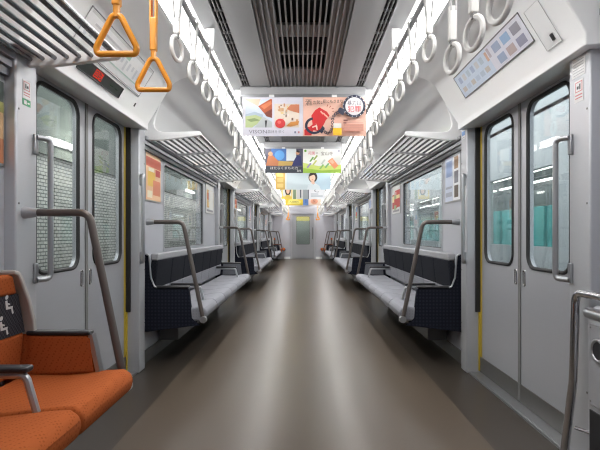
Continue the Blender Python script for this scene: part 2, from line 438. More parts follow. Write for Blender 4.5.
# leaf built in the x-z plane from rails and stiles
for x0, x1, z0, z1 in ((-.44, -.275, .015, 1.85), (.275, .44, .015, 1.85), (-.275, .275, .015, .60), (-.275, .275, 1.74, 1.85)):
    b.box(x0, x1, YE + .01, YE + .045, z0, z1, ALU)
b.build('door_leaf', r)
b = MB(); b.tube([(p[0], YE + .008, p[1]) for p in rrect(-.275, .275, .60, 1.74, .05)], .012, GREYRUB, 6, True); b.build('gasket', r)
b = MB(); b.box(-.285, .285, YE + .024, YE + .03, .59, 1.75, PANE); b.build('window_pane', r)
b = MB(); b.tube(fillet([(.385, YE + .01, 1.28), (.385, YE - .045, 1.28), (.385, YE - .045, .82), (.385, YE + .01, .82)], .02), .016, GREYRUB, 8); b.build('pull_handle', r)
# vestibule beyond, seen through the door's window
b = MB()
b.box(-.75, .75, YE + 1.45, YE + 1.5, 0, 1.60, mat('far_car_wall', rgb(150, 160, 154), .6)); b.box(-.75, .75, YE + 1.45, YE + 1.5, 1.60, 2.4, pc(196, 188, 110))
for s in (-1, 1):
    b.side = s; b.box(.70, .75, YE + .07, YE + 1.45, 0, 2.4, WALL)
b.side = 1; b.box(-.75, .75, YE + .07, YE + 1.5, 2.4, 2.45, CEIL)
tag(b.build('wall_vestibule'), 'dim grey gangway passage seen through the end door window', 'wall', kind='structure')
b = MB(); b.box(-.32, .32, YE + .62, YE + .98, 2.34, 2.37, LIGHT)  # glowing panel out of view, added to brighten the end door window
r = empty('added_gangway_light', (0, YE + .8, 2.36), 'unseen light panel added to brighten the gangway beyond the end door', 'lamp'); b.build('tube', r)
b = MB(); b.box(-.36, .36, YE + .58, YE + 1.02, 2.37, 2.40, WHITE); b.build('lamp_base', r)
# near end wall behind the camera's edge of view
b = MB()
for s in (-1, 1):
    b.side = s; b.box(.62, 1.36, YN - .06, YN, 0, 2.46, WALL)
b.side = 1; b.box(-.62, .62, YN - .06, YN, 2.32, 2.46, WALL)
b.side = 1
for sd in (-1, 1):  # unseen vestibule shell, added to keep outside light off the near end
    b.side = sd; b.box(.72, .78, -.85, YN - .06, 0, 2.4, WALL)
b.side = 1; b.box(-.78, .78, -.85, YN - .06, 2.36, 2.42, WALL); b.box(-.78, .78, -.9, -.85, 0, 2.42, WALL)
tag(b.build('wall_near'), 'near end wall beside the camera, with an unseen shell added against outside light', 'wall', kind='structure')

# ceiling lights, strap rails --------------------------------------------------------------
SEG = 1.225; Y0L = .45
for s in (-1, 1):
    pr = None; y = max(Y0L, YN); i = 0
    while y < YE - .05:
        y1 = min(Y0L + SEG * (i + 1), YE)
        r = empty('ceiling_light', (s * .67, (y + y1) / 2, 2.27), 'white ceiling strip light over the %s aisle edge, %s' % (SIDE[s], (ORD[i - 1] + ' in view from the camera') if i else 'just above the frame'), 'ceiling light', 'strip lights')
        b = MB(s)
        A, B = Vector((.612, 2.272)), Vector((.738, 2.206)); nn = Vector((-.478, -.878))
        arc = [A + (B - A) * t + nn * (.012 * math.sin(PI * t)) for t in [q / 8 for q in range(9)]]
        b.prism([tuple(p) for p in arc], y + .004, y1 - .004, LIGHT); b.build('diffuser', r)
        b = MB(s); b.prism([(.607, 2.276), (.612, 2.2735), (.738, 2.2075), (.75, 2.215), (.75, 2.33), (.607, 2.33)], y + .002, y1 - .002, WHITE); b.build('housing', r)
        i += 1; y = y1
    rl = empty('strap_rail', (s * .585, YN, 2.15), 'long steel strap rail under the %s row of strip lights' % SIDE[s], 'rail', 'strap rails')
    b = MB(s); b.tube([(.585, YN + .02, 2.15), (.585, YE - .01, 2.15)], .0145, GREYMET, 10); b.build('pipe', rl)
    i = 1
    while Y0L + SEG * i < YE:
        y = Y0L + SEG * i; i += 1
        b = MB(s); b.prism([(.545, 2.285), (.549, 2.165), (.559, 2.152), (.604, 2.152), (.604, 2.285)], y - .016, y + .016, WHITE); b.build('rail_bracket', rl, bevel=.003)

# straps ----------------------------------------------------------------------------------
def strap(kind, s, y, label, group):
    X = s * .585
    low = kind != 'high'
    zs, zb = {'high': (2.022, 1.947), 'low': (1.91, 1.775), 'orange': (1.865, 1.735)}[kind]
    t = empty('hanging_strap', (X, y, 2.15), label, 'hanging strap', group)
    sm, bm_ = (ORSTRAP, ORSTRAP) if kind == 'orange' else (STRAPW, BELTW)
    b = MB()
    hw = .012 if kind == 'orange' else .014
    pts = [(0, zs - .01), (.006, zs)] if kind != 'high' else [(.002, zs - .01), (.004, zs)]
    right = [(.0215 * math.cos(a), 2.15 + .0215 * math.sin(a)) for a in [q * PI / 10 - .35 for q in range(6)]]
    side = [(.0065, zs - .02)] + ([(.008, 1.99)] if low else []) + [p for p in right]
    loop = side + [(-x, z) for x, z in side[::-1]]
    inn = []
    k = len(loop)
    for i, p in enumerate(loop):
        a = loop[i - 1] if i else loop[0]; c = loop[(i + 1)] if i < k - 1 else loop[-1]
        d = Vector((c[0] - a[0], c[1] - a[1])); d = d.normalized() if d.length else Vector((0, 1))
        inn.append((p[0] + d.y * .006, p[1] - d.x * .006))
    b.prism([(X + x, z) for x, z in loop + inn[::-1]], y - hw, y + hw, bm_)
    b.build('belt', t)
    b = MB(); b.box(X - .0155, X + .0155, y - .013, y + .013, zb, zs, sm) if kind != 'orange' else b.box(X - .0125, X + .0125, y - .014, y + .014, zb, zs, sm); b.build('sleeve', t, bevel=.005)
    b = MB()
    if kind == 'orange':
        zc = 1.64
        tri = [(X - .060, zc - .055), (X + .060, zc - .055), (X + .064, zc - .035), (X + .014, zc + .062), (X, zc + .068), (X - .014, zc + .062), (X - .064, zc - .035)]
        V = [Vector((p[0], y, p[1])) for p in tri]; pts = []
        for i in range(len(V)):
            a, v, c = V[i - 1], V[i], V[(i + 1) % len(V)]
            R = min((a - v).length, (c - v).length) * .42
            p0 = v + (a - v).normalized() * R; p1 = v + (c - v).normalized() * R
            for q in range(5):
                u = q / 4; pts.append(p0 * (1 - u) ** 2 + v * 2 * u * (1 - u) + p1 * u * u)
        b.tube(pts, .0098, sm, 10, True); b.tube([(X, y, zc + .06), (X, y, zb + .004)], .011, sm, 10); b.build('triangle_grip', t)
    else:
        zc = zb - .068
        a = .2
        b.torus((X, y, zc), .0535, .0095, sm, (math.cos(a), math.sin(a) * s, 0)); b.build('ring_grip', t)
        b = MB(); b.box(X - .009, X + .009, y - .012, y + .012, zb - .022, zb + .004, GREYRUB); b.build('swivel', t, bevel=.003)
    return t
PROTO = {}
def put_strap(kind, s, y, label, group):
    q = (y - .45) % 1.225; q = q - 1.225 if q > .6 else q
    if abs(q) < .036: y += (.036 - q) if q >= 0 else (-.036 - q)
    if (kind, s) not in PROTO:
        PROTO[(kind, s)] = strap(kind, s, y, label, group)
    else:
        c = copy_tree(PROTO[(kind, s)], (s * .585, y, 2.15), label); c['group'] = group
BENCHN = ['first long bench', 'second long bench', 'third long bench']
for s in (-1, 1):
    S = SIDE[s]
    for k in range(4):
        for i in range(6):
            put_strap('high', s, 2.18 + P * k + .33 * i, 'short white ring strap by %s %s doorway, %s from its near side' % (DN[k], S, ORD[i]), 'short straps at the %s %s doorway' % (DN[k], S))
    for k in range(3):
        for i in range(8):
            put_strap('low', s, 4.10 + P * k + .365 * i, 'long white ring strap over %s %s, %s from its near end' % (S, BENCHN[k], ORD[i]), 'long straps over the %s %s' % (S, BENCHN[k]))
    for i in range(3):
        put_strap('orange', s, 18.23 + .365 * i, 'orange triangle strap over far %s orange bench, %s from its near end' % (S, ORD[i]), 'orange straps at the far end')
for i, y in enumerate((1.84, 1.475, 1.11)):
    put_strap('orange', -1, y, 'orange triangle strap above the near orange seats, %s' % ['farthest from the camera, beside the doorway', 'second from the doorway', 'third from the doorway'][i], 'orange straps at the near end')
for i, y in enumerate((1.84, 1.61, 1.40)):
    put_strap('low', 1, y, 'long white ring strap above near right wheelchair space, %s from the doorway' % ORD[i], 'long straps above the wheelchair space')

# luggage racks ------------------------------------------------------------------------
def rack(s, y0, y1, label, nsup=3):
    r = empty('luggage_rack', (s * W, y0, 1.78), label, 'luggage rack', 'luggage racks')
    prof = [(.80, 1.822), (.797, 1.795), (.815, 1.785), (1.10, 1.752), (1.243, 1.752), (1.243, 1.86), (1.205, 1.96), (1.15, 2.045), (1.115, 2.045), (1.15, 1.95), (1.165, 1.88), (1.155, 1.845), (1.13, 1.825), (1.09, 1.816)]
    for y in (y0, y1):
        b = MB(s); b.prism(prof, y, y + (.03 if y == y0 else -.03), WHITE); b.build('end_bracket', r, bevel=.006)
    for i in range(1, nsup + 1):
        y = y0 + (y1 - y0) * i / (nsup + 1)
        b = MB(s); b.prism([(.815, 1.798), (.815, 1.787), (1.10, 1.755), (1.243, 1.755), (1.243, 1.775), (1.10, 1.775)], y - .012, y + .012, STEEL); b.build('support_arm', r)
    b = MB(s); b.tube([(.815, y0 + .01, 1.803), (.815, y1 - .01, 1.803)], .0140, RODMET, 10); b.build('front_rail', r)
    for i in range(7):
        x = .868 + i * .053; z = 1.803 - (x - .815) * .062
        b = MB(s); b.tube([(x, y0 + .01, z), (x, y1 - .01, z)], .0098, RODMET, 8); b.build('rod', r)
    return r
RK = {}
for s in (-1, 1):
    for k in range(3):
        lab = 'steel rod luggage rack above the %s on the %s' % (BENCHN[k], SIDE[s])
        if k == 0: RK[s] = rack(s, BN[0] + .02, BN[0] + BL - .05, lab)
        else: copy_tree(RK[s], (s * W, BN[k] + .02, 1.78), lab)
    rack(s, YB4 + .05, YE - .01, 'short steel luggage rack above the far orange bench on the %s' % SIDE[s], 1)
rack(-1, .62, 2.075, 'steel rod luggage rack above the near orange seats, cut by the frame', 1)

# benches ------------------------------------------------------------------------------
CUSH = [(1.19, .40), (1.16, .437), (.98, .432), (.85, .452), (.785, .455), (.755, .437), (.745, .405), (.758, .365), (.80, .345), (1.0, .335), (1.19, .335)]
def backp(z0, z1, th=.055):
    """seat-back slab leaning towards the wall"""
    def fx(z): return 1.172 - (z - .45) * .105 / .42 * .42
    return [(fx(z0), z0), (fx(z1), z1), (fx(z1) + th, z1), (fx(z0) + th, z0)]
PANEL = [(1.243, .257), (.80, .312), (.835, .335), (.862, .37), (.870, .46), (.886, .585), (.90, .60), (1.14, .60), (1.168, .63), (1.183, .70), (1.20, .86), (1.243, .86)]
def divider(r, s, y, armmat):
    b = MB(s); b.box(.885, 1.15, y - .022, y + .022, .572, .592, PAD); pd = b.build('armrest_pad', r, bevel=.007)
    b = MB(s); b.tube(fillet([(1.15, y, .562), (.90, y, .562), (.865, y, .44)], .03), .0125, armmat, 8); b.build('armrest_frame', r)
def bench(name, s, y0, y1, n, label, fab, backm, lumb, headm, sidem, inner, orange=False):
    r = empty(name, (s * W, y0, 0), label, 'bench', None)
    w = (y1 - y0 - .06) / n
    for i in range(n):
        a = y0 + .03 + w * i + .003; c = a + w - .006
        b = MB(s); b.prism([(x - (.035 if orange and x < .9 else 0), z) for x, z in CUSH], a if i else y0 + .003, c if i < n - 1 else y1 - .003, fab); b.build('seat_cushion', r, bevel=.018)
        def TP(b):
            if i == n - 1: b.taper(c, 1)
            if i == 0: b.taper(a, -1)
        if orange:
            b = MB(s); b.prism(backp(.44, .615, .06), a, c, fab); TP(b); bk = b.build('backrest', r, bevel=.014)
            b = MB(s); b.prism(backp(.615, .78, .06), a, c, ORBACK); TP(b)
            # pale pictograms of a seated person printed on the net band
            for ri in range(2):
                for ci in range(4):
                    yy = a + .025 + ci * .108 + (ri % 2) * .05 - ri * .03; zz = .632 + ri * .078
                    if yy + .075 > c - ((.085 if ri else .02) if i == n - 1 else 0): continue
                    def pp(pts):
                        b.flat([(1.172 - (z * 1.15 + zz - .45) * .105 - .0015, yy + q * 1.25, z * 1.15 + zz) for q, z in pts], PICTO)
                    pp([(.010 + .008 * math.cos(t * PI / 4), .058 + .008 * math.sin(t * PI / 4)) for t in range(8)])
                    pp([(.004, .046), (.014, .048), (.024, .020), (.013, .016)])
                    pp([(.013, .016), (.024, .024), (.046, .024), (.046, .015)])
                    pp([(.038, .015), (.046, .015), (.054, -.002), (.046, -.004)])
                    pp([(.012, .040), (.030, .034), (.030, .029), (.014, .033)])
            b.build('back_net_panel', bk, bevel=0)
            b = MB(s); b.prism(backp(.78, .862, .06), a, c, fab); TP(b); b.build('head_band', bk, bevel=.014)
        else:
            b = MB(s); b.prism(backp(.592, .815), a, c, backm); b.build('backrest', r, bevel=.012)
            b = MB(s); b.prism(backp(.45, .594, .05), a, c, lumb); b.build('lumbar_pad', r, bevel=.012)
    if not orange:
        b = MB(s); b.prism(backp(.812, .868, .062), y0 + .03, y1 - .03, headm); b.build('head_band', r, bevel=.012)
    for j, (a, c) in enumerate(((y0, y0 + .03), (y1 - .03, y1))):
        b = MB(s); b.prism(PANEL, a, c, sidem); pn = b.build('side_panel', r, bevel=.004)
        b = MB(s); b.box(.885, 1.15, a - .008, c + .008, .598, .617, PAD); b.build('armrest_pad', pn, bevel=.007)
        q = (a - .004) if j == 0 else c + .004
        b = MB(s); b.tube(fillet([(1.215, q, .862), (1.192, q, .855), (1.178, q, .68), (1.15, q, .612), (1.13, q, .606)], .02, 4), .007, STEEL, 8)
        if not orange: b.build('trim_tube', pn)
        else:
            sg = -1 if j == 0 else 1; ye = y0 if j == 0 else y1
            out = [(ye - sg * .004, .60), (ye - sg * .012, .66), (ye - sg * .05, .75), (ye - sg * .10, .845), (ye - sg * .125, .872), (ye - sg * .16, .88)]
            inn = [(ye - sg * .16, .862), (ye - sg * .135, .855), (ye - sg * .118, .83), (ye - sg * .07, .745), (ye - sg * .036, .66), (ye - sg * .03, .60)]
            b = MB(s); b.prism(out + inn, 1.118, 1.235, SHELL, 'x'); b.build('shell_edge', pn, bevel=.006)
            b = MB(s); b.prism([(.860, .44), (.893, .598), (.876, .604), (.842, .44)], a - .004, c + .004, STEEL); b.build('front_edge', pn)
        b = MB(s); b.prism([(1.14, .44), (.87, .45), (.885, .585), (.90, .596), (1.13, .596)], (c if j == 0 else a - .006), (c + .006 if j == 0 else a), inner); b.build('inner_pad', pn)
    divider(r, s, y0 + .03 + w, STEEL)
    divider(r, s, y1 - .03 - w, STEEL)
    b = MB(s); b.prism([(.83, .325), (1.243, .275), (1.243, .335), (.83, .348)], y0 + .035, y1 - .035, PAD); b.build('seat_frame', r)
    b = MB(s); b.box(1.06, 1.225, y0 + .35, y1 - .35, .12, .25, mat('heater_cover', rgb(96, 96, 98), .5, metal=.3) if 'heater_cover' not in MATS else MATS['heater_cover']); b.build('heater_box', r, bevel=.006)
    return r
def handrail(s, y, label, m=RAIL):
    r = empty('handrail', (s * 1.2, y, 1.11), label, 'handrail', 'bench end handrails')
    b = MB(s); b.tube(fillet([(1.195, y, 1.112), (.920, y, 1.112), (.764, y, .355)], .055), .0165, m, 12); b.build('pipe', r)
    b = MB(s); b.tube([(1.2, y, 1.112), (1.192, y, 1.112), (1.14, y, 1.112)], [.026, .026, .018], STEEL, 14); b.build('wall_socket', r)
    b = MB(s); b.tube([(.764, y - .02, .365), (.764, y + .02, .365)], .026, STEEL, 14); b.build('foot_joint', r)
    return r
PB = {}; HR = {}
for s in (-1, 1):
    for k in range(3):
        lab = 'long grey bench with dark backs, %s from the camera on the %s wall' % (ORD[k], SIDE[s])
        if k == 0: PB[s] = bench('bench_seat', s, BN[0], BN[0] + BL, 7, lab, GREYFAB, DARKFAB, GREYFAB, HEADFAB, NAVYFAB, GREYPAD)
        else: copy_tree(PB[s], (s * W, BN[k], 0), lab)
        PB[s]['group'] = 'long grey benches'
        for q in (0, 1):
            y = BN[k] - .038 if q == 0 else BN[k] + BL + .038
            lab = 'bent grab pipe at the %s end of the %s on the %s' % (('near', 'far')[q], BENCHN[k], SIDE[s])
            if s not in HR: HR[s] = handrail(s, y, lab)
            else: copy_tree(HR[s], (s * 1.2, y, 1.11), lab)
    bench('bench_seat', s, YB4, YE - .02, 3, 'short orange bench beside the end wall on the %s' % SIDE[s], ORANGE, None, None, None, NAVYFAB, ORANGE, True)
    copy_tree(HR[s], (s * 1.2, YB4 - .038, 1.11), 'bent grab pipe at the near end of the far orange bench on the %s' % SIDE[s])
bench('bench_seat', -1, .64, 1.985, 3, 'orange seats with black printed backs in the near corner', ORANGE, None, None, None, ORANGE, ORANGE, True)
copy_tree(HR[-1], (-1.2, 2.023, 1.11), 'bent brown grab pipe beside the near orange seats')

# wall posters beside the windows -----------------------------------------------------------
def wall_poster(s, y0, y1, z0, z1, label, base, blocks):
    r = empty('wall_poster', (s * W, (y0 + y1) / 2, z0), label, 'poster', 'framed posters on the walls')
    b = MB(s); b.box(W - .006, W - .0005, y0, y1, z0, z1, STEEL); b.build('frame', r)
    b = MB(s); b.box(W - .0075, W - .006, y0 + .012, y1 - .012, z0 + .012, z1 - .012, base)
    for i, (u0, u1, v0, v1, m) in enumerate(blocks):
        a, c = y0 + .012 + (y1 - y0 - .024) * u0, y0 + .012 + (y1 - y0 - .024) * u1
        d, e = z0 + .012 + (z1 - z0 - .024) * v0, z0 + .012 + (z1 - z0 - .024) * v1
        x = W - .0078 - i * .00012
        b.flat([(x, a, d), (x, c, d), (x, c, e), (x, a, e)], m)
    b.build('sheet', r, smooth=False)
R_ = random.Random(3)
PAL = [pc(206, 120, 70), pc(222, 180, 110), pc(190, 60, 52), pc(238, 220, 160), pc(120, 150, 190), pc(160, 180, 130), pc(230, 230, 226), pc(96, 110, 140), pc(210, 160, 160)]
for s in (-1, 1):
    for k in range(3):
        y = BN[k]
        if s == 1:
            bl = [(.45, 1, .0, 1, pc(206, 214, 232))] + [(.1, .36, .06 + .31 * q, .32 + .31 * q, (pc(96, 84, 76), pc(120, 120, 130), pc(150, 120, 90))[q]) for q in range(3)]
            bl += [(.52, .92, .55, .9, pc(150, 170, 210)), (.5, .95, .1, .2, pc(170, 176, 190)), (.5, .95, .28, .33, pc(170, 176, 190))]
            base, nm = pc(232, 234, 238), 'pale blue poster with three small pictures'
        else:
            bl = [(0, 1, .72, .92, pc(200, 96, 70)), (.1, .6, .3, .62, pc(232, 190, 90)), (.45, .95, .12, .45, pc(214, 130, 96)), (.08, .4, .05, .2, pc(238, 226, 200)), (.62, .94, .55, .7, pc(190, 60, 56)), (.15, .5, .62, .7, pc(246, 236, 214))]
            base, nm = pc(232, 190, 150), 'orange and cream food poster'
        wall_poster(s, y + .065, y + .47, 1.285, 1.685, nm + ' before the %s bench window on the %s' % (DN[k], SIDE[s]), base, bl)
        bl = [(R_.uniform(0, .5), R_.uniform(.55, 1), R_.uniform(0, .5), R_.uniform(.5, 1), R_.choice(PAL)) for q in range(6)] + [(.1, .9, .05, .12, pc(150, 150, 156))]
        wall_poster(s, y + 2.36, y + 2.90, 1.285, 1.685, 'wide mixed colour poster beyond the %s bench window on the %s' % (DN[k], SIDE[s]), pc(222, 222, 220), bl)
wall_poster(-1, 1.45, 1.962, 1.30, 1.66, 'landscape poster on the wall above the near orange seats', pc(206, 170, 130), [(.0, 1, .0, .3, pc(196, 130, 96)), (.0, 1, .62, .75, pc(150, 150, 90)), (.4, 1, .75, 1, pc(70, 80, 76))])

# stickers on the pillars --------------------------------------------------------------------
def sticker(s, y0, y1, z0, z1, label, base, blocks, name='sticker'):
    b = MB(s); x = 1.1985
    b.box(x, 1.1998, y0, y1, z0, z1, base)
    for i, (u0, u1, v0, v1, m) in enumerate(blocks):
        a, c, d, e = y0 + (y1 - y0) * u0, y0 + (y1 - y0) * u1, z0 + (z1 - z0) * v0, z0 + (z1 - z0) * v1; xx = x - .0003 - .0001 * i
        b.flat([(xx, a, d), (xx, c, d), (xx, c, e), (xx, a, e)], m)
    o = b.build(name, None, smooth=False, loc=(s * 1.2, (y0 + y1) / 2, z0)); tag(o, label, 'sticker', 'notices on the pillars'); return o
W_, RED_, GRY_, GRN_ = pc(226, 226, 226), pc(200, 120, 126), pc(168, 168, 172), pc(60, 150, 100)
pic = [(.1, .9, .45, .92, RED_), (.18, .82, .49, .88, W_), (.3, .45, .55, .8, pc(60, 60, 66)), (.5, .72, .58, .72, pc(60, 60, 66)), (.1, .9, .28, .34, RED_), (.1, .9, .15, .2, RED_)]
sticker(1, 2.01, 2.075, 1.595, 1.69, 'white sticker with red pictogram on the near right door pillar', W_, pic)
sticker(1, 1.998, 2.092, 1.705, 1.79, 'larger white text notice at the top of the near right door pillar', W_, [(.08, .92, .1 + .14 * q, .14 + .14 * q, GRY_) for q in range(6)])
sticker(-1, 2.01, 2.068, 1.605, 1.685, 'white sticker with red pictogram on the near left door pillar', W_, pic)
sticker(-1, 2.01, 2.068, 1.575, 1.603, 'small green sticker under the red pictogram on the near left pillar', GRN_, [(.15, .5, .2, .8, W_), (.58, .85, .35, .6, W_)])
sticker(1, 3.475, 3.545, 1.73, 1.79, 'blue and white sticker on the far pillar of the first right doorway', W_, [(.05, .95, .4, .95, pc(110, 150, 205)), (.1, .9, .1, .2, GRY_)])

# maps and displays on the headers ------------------------------------------------------------
def hp(t, y, off=0.):
    return Vector((1.15 - .165 * t - .853 * off, y, 1.84 + .27 * t - .521 * off))
def header_board(name, s, y0, y1, t0, t1, label, cat, base, blocks, fr=STEEL, group=None, texts=()):
    r = empty(name, (s * hp(t0, 0).x, (y0 + y1) / 2, hp(t0, 0).z), label, cat, group)
    up = hp(t1, 0) - hp(t0, 0)
    b = MB(s); b.obox(hp(t0, y0, .003), (0, y1 - y0, 0), up, (.853 * .003, 0, .521 * .003), base)
    for i, (u0, u1, v0, v1, m) in enumerate(blocks):
        # u runs in the reading direction
        f = (lambda u: y0 + (y1 - y0) * u) if s < 0 else (lambda u: y1 - (y1 - y0) * u)
        o = .0033 + i * .00008; T = lambda v: t0 + (t1 - t0) * v
        b.flat([tuple(hp(T(v0), f(u0), o)), tuple(hp(T(v0), f(u1), o)), tuple(hp(T(v1), f(u1), o)), tuple(hp(T(v1), f(u0), o))], m)
    for body, u, v, size, m in texts:
        f = y0 + (y1 - y0) * u if s < 0 else y1 - (y1 - y0) * u
        q = hp(t0 + (t1 - t0) * v, f, .0048); ud = up.normalized()
        b.text(body, (q.x * s, q.y, q.z), (0, -s, 0), (ud.x * s, 0, ud.z), size, m)
    b.build('board', r, smooth=False)
    b = MB(s); c = [hp(t0, y0, .003), hp(t0, y1, .003), hp(t1, y1, .003), hp(t1, y0, .003)]
    b.tube(c, .0035, fr, 6, True); b.build('frame', r)
    return r
LB, LG, LP = pc(196, 212, 234), pc(190, 196, 206), pc(206, 200, 220)
mapb = [(0, .55, 0, 1, pc(208, 220, 236)), (.55, 1, 0, 1, pc(226, 226, 236))]
for q in range(6):
    mapb.append((.05 + .075 * q, .10 + .075 * q, .58, .84, (pc(170, 184, 210), pc(206, 206, 210), pc(186, 200, 214))[q % 3]))
    mapb.append((.04 + .08 * q, .10 + .08 * q, .2, .4, (pc(196, 190, 186), pc(190, 204, 222), pc(186, 200, 216))[(q + (q > 1)) % 3]))
for q in range(3):
    mapb.append((.63 + .12 * q, .72 + .12 * q, .55, .85, (pc(160, 170, 196), pc(150, 178, 210), pc(150, 148, 160))[q]))
    mapb.append((.63 + .12 * q, .72 + .12 * q, .12, .42, (pc(160, 174, 200), pc(190, 172, 172), pc(150, 150, 172))[q]))
mapb += [(.52, .55, .5, .85, pc(208, 170, 150)), (.56, .59, .55, .9, pc(190, 180, 190))]
lineb = [(0, 1, 0, .035, pc(50, 50, 54))] + [(.02, .98, .9, .97, pc(206, 206, 206))] + [(.04 + .06 * q, .07 + .06 * q, .30 + (q % 3) * .08, .62, pc(206, 208, 212)) for q in range(15)] + [(.03, .97, .22, .26, pc(176, 200, 190)), (.1, .5, .7, .76, pc(196, 196, 200)), (.56, .62, .66, .82, pc(160, 200, 180))]
for k, c in enumerate(DC):
    header_board('route_map', 1, c - .60, c + .335, .345, .83, 'pale blue information board over the %s doorway on the right' % DN[k], 'sign', pc(222, 226, 234), mapb, GREYRUB, 'boards over the doors')
    header_board('route_map', -1, c - .60, c + .30, .345, .95, 'white line map board over the %s doorway on the left' % DN[k], 'sign', pc(232, 233, 234), lineb, STEEL, 'boards over the doors')
    header_board('display_screen', -1, c - .46, c + .075, .07, .27, 'black display with red lettering over the %s doorway on the left' % DN[k], 'display', HOLE, [(.02, .98, .06, .94, pc(30, 38, 34))], PAD, 'displays over the doors',
                 [('回送', .40, .5, .052, RED_LED), ('―', .72, .5, .04, GREEN_LED), ('―', .85, .5, .04, GREEN_LED)])

# posters hanging from the beams --------------------------------------------------------------
def hang(y, x0, x1, label, base, draw, z0=1.865, z1=2.205):
    r = empty('hanging_poster', ((x0 + x1) / 2, y, z1), label, 'poster', 'posters hanging from the beams')
    b = MB(); b.box(x0, x1, y - .001, y + .001, z0, z1, base)
    st = [0]
    def P(u, v): return (x0 + (x1 - x0) * u, y - .0013 - st[0] * .00012, z0 + (z1 - z0) * v)
    def poly(m, *pts): st[0] += 1; b.flat([P(*p) for p in pts], m)
    def rect(m, u0, u1, v0, v1): poly(m, (u0, v0), (u1, v0), (u1, v1), (u0, v1))
    asp = (x1 - x0) / (z1 - z0)
    def disc(m, u, v, rr, n=24): poly(m, *[(u + rr / asp * math.cos(2 * PI * i / n), v + rr * math.sin(2 * PI * i / n)) for i in range(n)])
    def ell(m, u, v, ru, rv, n=20): poly(m, *[(u + ru * math.cos(2 * PI * i / n), v + rv * math.sin(2 * PI * i / n)) for i in range(n)])
    def txt(m, body, u, v, size, sq=1.): st[0] += 1; b.text(body, P(u, v), (1, 0, 0), (0, 0, 1), size * (z1 - z0), m, sq)
    draw(poly, rect, disc, ell, txt); b.build('sheet', r, smooth=False, solid=False)
    b = MB(); b.box(x0, x1, y - .004, y + .004, z1 - .004, z1 + .008, STEEL); b.build('holder_strip', r)
    return r
def d_resort(poly, rect, disc, ell, txt):
    rect(pc(206, 216, 230), .05, .49, .22, .94)
    poly(pc(170, 186, 204), (.05, .55), (.2, .62), (.34, .55), (.34, .46), (.05, .46))
    poly(pc(178, 192, 140), (.05, .5), (.22, .54), (.34, .46), (.28, .34), (.16, .22), (.05, .22))
    poly(pc(130, 150, 100), (.07, .42), (.2, .46), (.3, .4), (.14, .36))
    poly(pc(190, 196, 198), (.2, .22), (.34, .5), (.49, .36), (.49, .22))
    poly(pc(208, 190, 168), (.05, .94), (.30, .94), (.26, .76), (.05, .92))
    poly(pc(176, 88, 56), (.26, .76), (.46, .94), (.49, .94), (.49, .46), (.36, .58))
    poly(pc(206, 120, 80), (.3, .76), (.47, .9), (.49, .82), (.36, .68))
    poly(pc(120, 58, 44), (.36, .58), (.49, .7), (.49, .46), (.40, .5))
    poly(pc(50, 54, 60), (.37, .40), (.41, .40), (.395, .22), (.38, .22))
    rect(pc(228, 214, 200), .53, .94, .22, .82)
    for i in range(28):
        rr = random.Random(i); u, v = rr.uniform(.55, .9), rr.uniform(.3, .78)
        rect(rr.choice([pc(206, 150, 110), pc(120, 90, 76), pc(232, 206, 150), pc(180, 170, 150), pc(232, 226, 220), pc(214, 170, 130)]), u, u + rr.uniform(.015, .05), v, v + rr.uniform(.03, .09))
    poly(pc(206, 130, 96), (.73, .68), (.80, .80), (.94, .80), (.94, .58), (.84, .62))
    ell(pc(214, 60, 62), .625, .32, .085, .12); ell(pc(232, 110, 104), .61, .35, .03, .04)
    poly(pc(206, 140, 70), (.72, .25), (.80, .36), (.94, .38), (.92, .28), (.8, .24))
    txt(pc(124, 124, 136), 'VISON', .26, .105, .13, 1.25); txt(pc(140, 140, 150), '森林を歩く', .56, .105, .09, 1.0)
    rect(pc(110, 120, 150), .86, .885, .07, .12); rect(pc(210, 140, 140), .92, .945, .07, .12)
